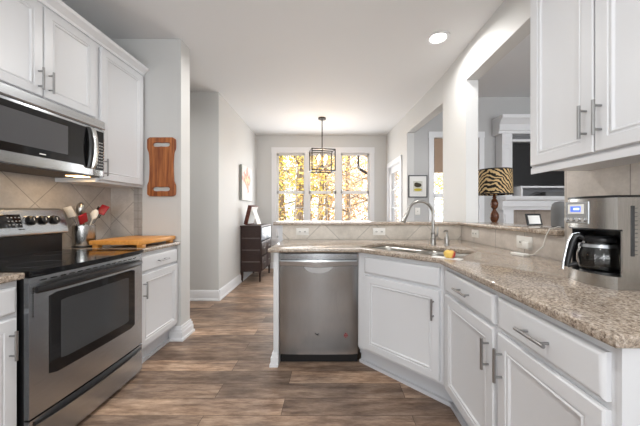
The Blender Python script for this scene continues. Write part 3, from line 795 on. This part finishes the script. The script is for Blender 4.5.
# ------------------------------------------------------------------ left counter things
bb = thing('cutting_board', 'thick bamboo cutting board on feet on the counter beside the range', 'cutting board', (-1.645, 2.312, .9155))
MB().box(-.205, .205, -.222, .222, .024, .058, .006).build('board', 'bamboo', bb)
for x in (-.17, .17):
    for y in (-.185, .185): MB().box(x-.022, x+.022, y-.022, y+.022, 0, .0245, .003).build('foot', 'bamboo', bb)

def hanging_board():
    r = thing('serving_board', 'dark wooden serving board with two cut-out handles hung on the pier', 'cutting board', (-1.578, 2.5585, 1.608), 0)
    out = []
    H, Wd = .545, .26
    n = 40
    def halfw(z):   # z -1..1
        a = abs(z); 
        if a > .62: wv = .5*Wd
        elif a > .48: wv = .5*Wd*(.88+.12*(a-.48)/.14)
        else: wv = .5*Wd*(.88-.05*math.cos(a/.48*math.pi/2))
        rr = .10
        if a > 1-rr: wv -= .025*(1-math.sqrt(max(0, 1-((a-(1-rr))/rr)**2)))
        return wv
    for i in range(n+1): z = -1+2*i/n; out.append((halfw(z), z*H/2))
    for i in range(n+1): z = 1-2*i/n; out.append((-halfw(z), z*H/2))
    holes = []
    for s in (1, -1):
        hp = []
        for i in range(28):
            a = 2*math.pi*i/28; x = .080*math.copysign(abs(math.cos(a))**.7, math.cos(a)); y = (.017+.008*abs(x)/.08)*math.copysign(abs(math.sin(a))**.8, math.sin(a))
            hp.append((x, s*.205+y))
        holes.append(hp)
    b = flat_shape([out]+holes, 0, .022, .004)
    bmesh.ops.rotate(b.b, verts=b.b.verts, cent=(0, 0, 0), matrix=Matrix.Rotation(R(90), 3, 'X'))
    b.build('board', 'acacia', r)
hanging_board()

def crock():
    cx, cy = -1.955, 2.17
    r = thing('utensil_crock', 'brushed steel utensil crock beside the bamboo board', 'utensil holder', (cx, cy, .9155))
    MB().lathe([(.070, 0), (.072, .004), (.072, .170), (.069, .170), (.069, .008), (.01, .006)], seg=32).build('body', 'steel_v', r)
    MB().lathe([(.074, .0), (.075, .003), (.075, .012), (.0725, .014), (.0705, .013)], seg=32, cap=False).build('base_ring', 'black', r)
    def ut(name, label, top, hm, hr, headfn, headm, hname='head', base=(0, 0)):
        t = thing(name, label, 'utensil', (cx, cy, .926)); T = Vector(top); Bs = Vector((base[0], base[1], 0)); d = (T-Bs).normalized()
        MB().tube([Bs, T], hr, 8).build('shaft', hm, t)
        hb = MB(); headfn(hb, T, d); hb.build(hname, headm, t)
    def blade(w, l, th, yaw):
        def fn(mb, T, d):
            q = d.to_track_quat('Z', 'Y') @ Matrix.Rotation(R(yaw), 3, 'Z').to_quaternion()
            mb.obox(T+d*(l/2-.005), (w, th, l), q, min(.004, th*.4))
        return fn
    def bowl(rad, yaw, flat=.35):
        def fn(mb, T, d):
            q = d.to_track_quat('Z', 'Y') @ Matrix.Rotation(R(yaw), 3, 'Z').to_quaternion()
            bmesh.ops.create_uvsphere(mb.b, u_segments=16, v_segments=10, radius=rad, matrix=Matrix.LocRotScale(T+d*rad*1.1, q, (.75, flat, 1.25)))
        return fn
    ut('spatula', 'cream silicone spatula leaning left in the crock', (-.035, -.062, .23), 'steel', .004, blade(.055, .085, .012, 60), 'cream', 'blade', (.03, .0))
    ut('spatula', 'red silicone spatula leaning toward the range in the crock', (.050, -.060, .185), 'steel', .004, blade(.065, .075, .012, 60), 'red', 'blade', (0, .03))
    ut('ladle', 'dark steel ladle with curved top in the crock', (-.02, -.015, .245), 'nickel', .006, bowl(.042, 40, .6), 'nickel', 'bowl', (-.03, -.03))
    ut('spoon', 'cream plastic spoon in the middle of the crock', (.035, .035, .21), 'cream', .005, bowl(.034, 60), 'cream', 'bowl', (0, -.02))
    ut('spatula', 'red silicone spoonula leaning right, highest in the crock', (.035, .11, .25), 'steel', .004, blade(.055, .085, .014, 50), 'red', 'blade', (-.02, -.03))
    ut('slotted_turner', 'black slotted turner behind the highest red spatula', (.0, .112, .232), 'nickel', .0045, blade(.06, .085, .006, 80), 'darkmetal', 'blade', (0, -.055))
    # whisk
    t = thing('whisk', 'steel wire whisk standing in the crock', 'utensil', (cx, cy, .926)); MB().tube([(.02, .0, 0), (.015, .01, .17)], .006, 8).build('handle', 'nickel', t)
    wk = MB()
    for k in range(5):
        a = math.pi*k/5; pts = []
        for i in range(13):
            s = -1+2*i/12; rr = .026*math.sin(math.pi*(i/12))**.6*(1 if True else 0); sg = 1 if i > 6 else -1
            ang = math.pi*i/12*2-math.pi
            xx = .026*math.sin(ang); zz = .17+.045*(1+math.cos(ang))
            pts.append((.015+xx*math.cos(a), .01+xx*math.sin(a), zz))
        wk.tube(pts, .0013, 5)
    wk.build('wires', 'nickel', t)
crock()

# ------------------------------------------------------------------ dining side
def chandelier():
    r = thing('chandelier', 'black open-cage lantern chandelier with candle bulbs over the dining area', 'chandelier', (-.17, 4.72, 0), 12)
    MB().lathe([(.065, 2.775), (.065, 2.799)], seg=28).build('canopy', 'darkmetal', r)
    MB().tube([(0, 0, 2.776), (0, 0, 2.22)], .009, 10).build('rod', 'darkmetal', r)
    c = MB(); a, b = .195, .15; t = .009; z0, z1 = 1.875, 2.245
    for x in (-a, a):
        for y in (-b, b): c.box(x-t, x+t, y-t, y+t, z0, z1)
    for z in (z0, z1-2*t):
        for y in (-b, b): c.box(-a, a, y-t, y+t, z, z+2*t)
        for x in (-a, a): c.box(x-t, x+t, -b, b, z, z+2*t)
    c.box(-a, a, -t, t, z1-2*t, z1); c.build('cage', 'darkmetal', r)
    MB().lathe([(.012, 1.96), (.022, 1.975), (.022, 1.995), (.010, 2.01), (.009, 2.23)], seg=14).build('stem', 'darkmetal', r)
    for k in range(4):
        an = math.pi/4+k*math.pi/2; x, y = .085*math.cos(an), .085*math.sin(an)
        am = MB(); am.tube([(x*.15, y*.15, 1.985), (x*.5, y*.5, 1.965), (x, y, 1.985), (x, y, 2.0)], .006, 8); am.build('arm', 'darkmetal', r)
        cn = MB().lathe([(.018, 2.0), (.018, 2.005), (.011, 2.006), (.011, 2.07)], (x, y, 0), 12).build('candle', 'plate', r)
        MB().lathe([(.007, 2.07), (.018, 2.10), (.016, 2.12), (.003, 2.155)], (x, y, 0), 12).build('bulb', 'bulb', cn)
    l = bpy.data.lights.new('chandelier_light', 'POINT'); l.energy = 9; l.color = (1, .75, .48); l.shadow_soft_size = .09
    o = bpy.data.objects.new('chandelier_light', l); COL.objects.link(o); o.location = (-.17, 4.72, 2.115)
chandelier()
# recessed ceiling lights (one is in view)
def downlight(x, y, seen):
    if seen:
        r = thing('ceiling_light', 'round white recessed ceiling light', 'ceiling light', (x, y, CEIL))
        MB().lathe([(.105, -.0005), (.105, -.006), (.080, -.010), (.072, -.004), (.072, -.0005)], seg=36, cap=False).build('trim_ring', 'trim', r)
        MB().lathe([(.070, -.001), (.070, -.003), (.05, -.005)], seg=32).build('lens', 'canglow', r)
    area('downlight', (x, y, CEIL-.012), (0, 0, 0), .14, .14, 12, (1, .975, .94), 'DISK', 165)
downlight(.98, 2.54, True)
for x, y in ((-.30, .7), (-.35, -1.0), (-.7, 2.6)): downlight(x, y, False)

# dark console with its open shelf end, and things on it
def console():
    r = thing('console_table', 'dark espresso chest with tapered feet against the left dining wall', 'chest', (-1.55, 4.66, 0))
    w, d = .345, .72
    b = MB()
    b.box(0, .018, 0, d, .17, .93); b.box(w-.018, w, 0, d, .17, .93)
    b.box(0, w, .012, d, .17, .93)
    b.build('body', 'espresso', r)
    MB().box(-.006, w+.008, -.012, d+.01, .93, .956).build('top', 'espresso', r)
    for z in (.33, .53, .73):
        MB().box(.018, w-.018, -.004, .012, z, z+.018).build('shelf_edge', mat('shelf_edge_wood', (.11, .085, .08), .4), r)
    for x in (0, w-.04):
        for y in (0, d-.04): MB().loft([[(x+.008, y+.008, 0), (x+.032, y+.008, 0), (x+.032, y+.032, 0), (x+.008, y+.032, 0)], [(x, y, .17), (x+.04, y, .17), (x+.04, y+.04, .17), (x, y+.04, .17)]]).build('leg', 'espresso', r)
    for k, (z0, z1, m_) in enumerate(((.70, .915, 'drawer_reflection'), (.44, .68, 'espresso'), (.19, .42, 'espresso'))):
        for j in (0, 1):
            y0 = .02+j*.345
            dr = MB().box(w, w+.012, y0, y0+.335, z0, z1, .002).build('drawer', m_, r)
            MB().box(w+.012, w+.024, y0+.13, y0+.21, (z0+z1)/2-.006, (z0+z1)/2+.006, .002).build('handle', 'nickel', dr)
console()
fr = thing('photo_frame', 'reddish brown standing frame leaning back on the dark chest', 'picture frame', (-1.45, 4.83, .968), -18)
q = Matrix.Rotation(R(16), 3, 'Y').to_quaternion()
MB().obox((.035, 0, .165), (.065, .22, .34), q, .003).build('frame', 'redbrown', fr)
MB().obox((.070, 0, .162), (.002, .18, .30), q).build('photograph', 'paper', fr)
MB().obox((.145, 0, .138), (.006, .12, .28), Matrix.Rotation(R(-22), 3, 'Y').to_quaternion()).build('easel_back', 'paper', fr)

cv = thing('canvas_painting', 'unframed canvas painting of a pink flower shape on the left dining wall', 'painting', (-1.563, 4.94, 1.69), 1.9)
MB().box(.002, .040, -.32, .32, -.30, .30, .003).build('canvas_edge', mat('canvas_side', (.30, .31, .29), .8), cv)
MB().box(.040, .042, -.318, .318, -.298, .298).build('painted_face', 'canvas', cv)

pf = thing('framed_picture', 'black framed picture of a tree with white mat on the grey wall', 'picture', (1.40, 4.497, 1.605))
def ringframe(w, h, t, d, m_, nm, par):
    b = MB(); b.box(-w, w, -d, 0, h-t, h); b.box(-w, w, -d, 0, -h, -h+t); b.box(-w, -w+t, -d, 0, -h+t, h-t); b.box(w-t, w, -d, 0, -h+t, h-t); return b.build(nm, m_, par)
ringframe(.155, .182, .016, .022, 'black', 'frame', pf)
MB().box(-.14, .14, -.012, -.002, -.167, .167).build('mat_board', 'paper', pf)
im = MB().box(-.075, .075, -.0135, -.012, -.085, .085).build('print', mat('print_sky', (.62, .62, .55), .7), pf)
b = MB(); b.sphere((0, -.014, .02), .06, (1, .03, .6)); b.sphere((-.02, -.014, .035), .04, (1, .03, .7)); b.build('tree_image', mat('print_tree', (.05, .04, .02), .7), im)
b = MB(); b.sphere((0, -.0138, -.055), .065, (1, .03, .35)); b.build('grass_image', mat('print_grass', (.60, .50, .06), .7), im)

# ------------------------------------------------------------------ living room
def mantel():
    r = thing('fireplace', 'white mantel with tall surround, television niche and tan tile hearth', 'fireplace', (2.68, 4.5, 0))
    w = 1.75
    for x in (0, w-.16): p = MB(); p.box(x, x+.16, -.20, -.002, .15, 1.22); p.box(x+.03, x+.13, -.208, -.199, .2, 1.15); p.box(x-.01, x+.17, -.22, -.002, 0, .15); p.build('leg', 'trim', r)
    f_ = MB(); f_.extr_x([(-.002, 1.22), (-.21, 1.22), (-.215, 1.25), (-.235, 1.28), (-.235, 1.36), (-.30, 1.375), (-.31, 1.40), (-.31, 1.43), (-.002, 1.43)], -.03, w+.03); f_.build('mantel_shelf', 'trim', r)
    for x in (0, w-.16):
        u_ = MB(); u_.box(x, x+.16, -.17, -.002, 1.43, 2.42)
        for a, b in ((1.48, 2.20), (2.25, 2.38)): u_.panel(x+.025, x+.135, a, b, -.169, [(0, 0), (.0, .006), (.012, .006), (.018, 0.002)])
        u_.build('upper_pilaster', 'trim', r)
    c_ = MB(); c_.extr_x([(-.002, 2.42), (-.18, 2.42), (-.185, 2.46), (-.20, 2.47), (-.20, 2.56), (-.215, 2.57), (-.235, 2.61), (-.275, 2.64), (-.28, 2.69), (-.002, 2.69)], -.06, w+.06); c_.build('crown', 'trim', r)
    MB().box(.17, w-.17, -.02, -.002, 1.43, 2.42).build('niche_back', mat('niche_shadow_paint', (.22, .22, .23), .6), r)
    MB().box(.17, w-.17, -.16, -.02, 2.30, 2.335).build('niche_shelf', 'trim', r)
    MB().box(.17, w-.17, -.05, -.002, 0, 1.22).build('tile_surround', 'tile_fire', r)
    MB().box(.45, w-.45, -.055, -.05, 0, .80).build('firebox', 'firebox', r)
    tv = thing('television', 'large black flat television in the niche above the mantel', 'television', (2.68+w/2, 4.5, 0))
    MB().box(-.735, .735, -.10, -.055, 1.60, 2.285, .004).build('casing', 'black', tv); MB().box(-.725, .725, -.102, -.10, 1.615, 2.275).build('screen', 'tv', tv)
    MB().box(-.25, .25, -.055, -.0205, 1.75, 2.1).build('bracket', 'black', tv)
    sh = thing('media_shelf', 'low white open shelf with devices under the television', 'shelf', (2.68+w/2, 4.5, 1.4305))
    b = MB(); b.box(-.66, .66, -.29, -.12, .130, .155); b.box(-.66, -.635, -.29, -.12, 0, .13); b.box(.635, .66, -.29, -.12, 0, .13); b.build('frame', 'trim', sh)
    for x, wd, lb in ((-.45, .10, 'small black device at the left on the media shelf'), (-.13, .14, 'small black media box on the media shelf')):
        tag(MB().box(2.68+w/2+x, 2.68+w/2+x+wd, 4.24, 4.33, 1.586, 1.612, .004).build('media_box', 'black'), lb, 'media box')
    tag(MB().box(2.68+w/2-.25, 2.68+w/2+.1, 4.25, 4.36, 1.431, 1.50, .004).build('cable_box', mat('cable_box_grey', (.12, .12, .12), .5)), 'grey cable box inside the media shelf', 'cable box')
    cb_ = MB().tube([(2.68+w/2-.27, 4.30, 1.47), (2.68+w/2-.38, 4.28, 1.50), (2.68+w/2-.50, 4.27, 1.436)], .004, 6)
    tag(cb_.build('cable', 'black'), 'thin black cable drooping inside the media shelf', 'cable')
mantel()
st = thing('side_table', 'dark side table behind the bar under the zebra lamp', 'table', (1.83, 3.1, 0))
MB().box(-.25, .25, -.22, .22, .80, .83, .004).build('tabletop', 'espresso', st)
for x in (-.22, .22):
    for y in (-.19, .19): MB().box(x-.02, x+.02, y-.02, y+.02, 0, .80).build('leg', 'espresso', st)
lm = thing('table_lamp', 'table lamp with zebra print drum shade and turned wood base', 'lamp', (1.83, 3.1, .8305))
MB().lathe([(.075, 0), (.075, .02), (.045, .035), (.02, .06), (.02, .10), (.038, .14), (.045, .18), (.03, .22), (.018, .235), (.035, .26), (.046, .30), (.043, .335), (.024, .37), (.016, .39), (.032, .41), (.040, .45), (.030, .49), (.015, .51), (.022, .525), (.012, .54), (.010, .60)], seg=24).build('base', 'turned', lm)
MB().lathe([(.180, .555), (.172, .835), (.170, .835), (.178, .555)], seg=40, cap=False).build('lamp_shade', 'zebra', lm)
tr = MB()
for z, rr in ((.555, .1805), (.826, .1728)): tr.lathe([(rr, z-.003), (rr+.002, z), (rr+.002, z+.008), (rr, z+.010)], seg=40, cap=False)
tr.build('shade_trim', 'darkmetal', lm)
bf = thing('photo_frame', 'small black photo frame leaning on the bar by the speaker', 'picture frame', (1.49, 2.02, 1.0905), 8)
q = Matrix.Rotation(R(-14), 3, 'X').to_quaternion()
MB().obox((0, .010, .045), (.125, .010, .088), q, .002).build('frame', 'black', bf)
MB().obox((0, .0045, .0445), (.095, .002, .062), q).build('photograph', 'paper', bf)
MB().obox((0, .030, .036), (.03, .003, .074), Matrix.Rotation(R(20), 3, 'X').to_quaternion()).build('easel_back', 'black', bf)

# ------------------------------------------------------------------ outdoors
struct(MB().box(-40, 40, 5.95, 60, -1.1, -1.0).build('ground', 'ground_leaves'))
def tree(x, y, h, rt, leafm, label, group, dens=1.0, spread=1.7, low=.8):
    r = thing('tree', label, 'tree', (x, y, -1.0), 0, group)
    pts = []; px = py = 0
    for i in range(7): pts.append((px, py, h*i/6)); px += random.uniform(-.10, .10); py += random.uniform(-.1, .1)
    t = MB(); t.tube(pts, [rt*(1-.11*i) for i in range(7)], 10)
    tips = []
    for k in range(14):
        z = h*random.uniform(low/h, .98); i = min(5, int(z/h*6)); bp = Vector(pts[i]).lerp(Vector(pts[i+1]), z/h*6-i)
        a = random.uniform(0, 6.28); L = random.uniform(.6, 1.0)*spread
        e = bp+Vector((math.cos(a)*L, math.sin(a)*L, random.uniform(.2, .7)*L)); m_ = bp.lerp(e, .5)+Vector((0, 0, -.08))
        t.tube([bp, m_, e], [rt*.28, rt*.18, rt*.07], 5); tips += [e, m_, bp.lerp(e, .75)]
    t.build('trunk', 'bark', r)
    f_ = bmesh.new()
    for k in range(int(1500*dens)):
        c = random.choice(tips)+Vector((random.gauss(0, .33), random.gauss(0, .33), random.gauss(0, .30)))
        s = random.uniform(.025, .058); u = Vector((random.gauss(0, 1), random.gauss(0, 1), random.gauss(0, 1))).normalized(); v = u.orthogonal().normalized()
        vs = [f_.verts.new(c+p) for p in (u*s, v*s*.6, -u*s, -v*s*.6)]; f_.faces.new(vs)
    me = bpy.data.meshes.new('foliage'); f_.to_mesh(me); f_.free(); me.materials.append(M[leafm])
    o = bpy.data.objects.new('foliage', me); COL.objects.link(o); o.parent = r
spec = [(-2.6, 9.2, 6.5, .10, 'leaf_yellow'), (-1.75, 8.6, 7, .13, 'leaf_green'), (-1.0, 8.3, 7.2, .17, 'leaf_yellow'), (-.1, 9.0, 6.5, .09, 'leaf_orange'),
        (.55, 8.4, 6.5, .07, 'leaf_orange'), (1.35, 9.3, 7, .11, 'leaf_pale'), (-3.8, 11.5, 8, .16, 'leaf_yellow'), (-2.2, 12.5, 9, .2, 'leaf_green'), (-.5, 11.8, 8, .14, 'leaf_pale'),
        (.4, 13.2, 9, .18, 'leaf_orange'), (1.7, 12.0, 8, .15, 'leaf_pale'), (3.0, 9.6, 8, .14, 'leaf_pale'), (4.4, 8.8, 7, .12, 'leaf_yellow'), (3.4, 12.8, 8, .2, 'leaf_orange'), (-5.0, 15, 9, .2, 'leaf_orange'), (-1.4, 16, 9, .2, 'leaf_yellow'), (1.0, 17, 9, .2, 'leaf_pale'), (3.2, 17, 9, .2, 'leaf_pale'), (6, 13, 9, .2, 'leaf_yellow')]
LB = {'leaf_yellow': 'tree with bright yellow autumn leaves outside the windows', 'leaf_green': 'tree with green-yellow leaves outside the left dining sash',
      'leaf_orange': 'tree with orange autumn leaves outside the dining window', 'leaf_pale': 'tree with pale tan leaves outside the windows'}
for x, y, h, rt, lm_ in spec: tree(x, y, h, rt, lm_, LB[lm_], LB[lm_].replace('tree', 'trees', 1), 2.6)
ds = MB(); ds.tube([(.60, 6.25, 2.75), (.60, 6.25, 2.20), (.64, 6.25, 2.15), (.86, 6.25, 2.03), (.90, 6.25, 1.97)], .032, 4)
tag(ds.build('downspout', 'downspout'), 'dark bent downspout outside the top of the right dining sash', 'downspout')
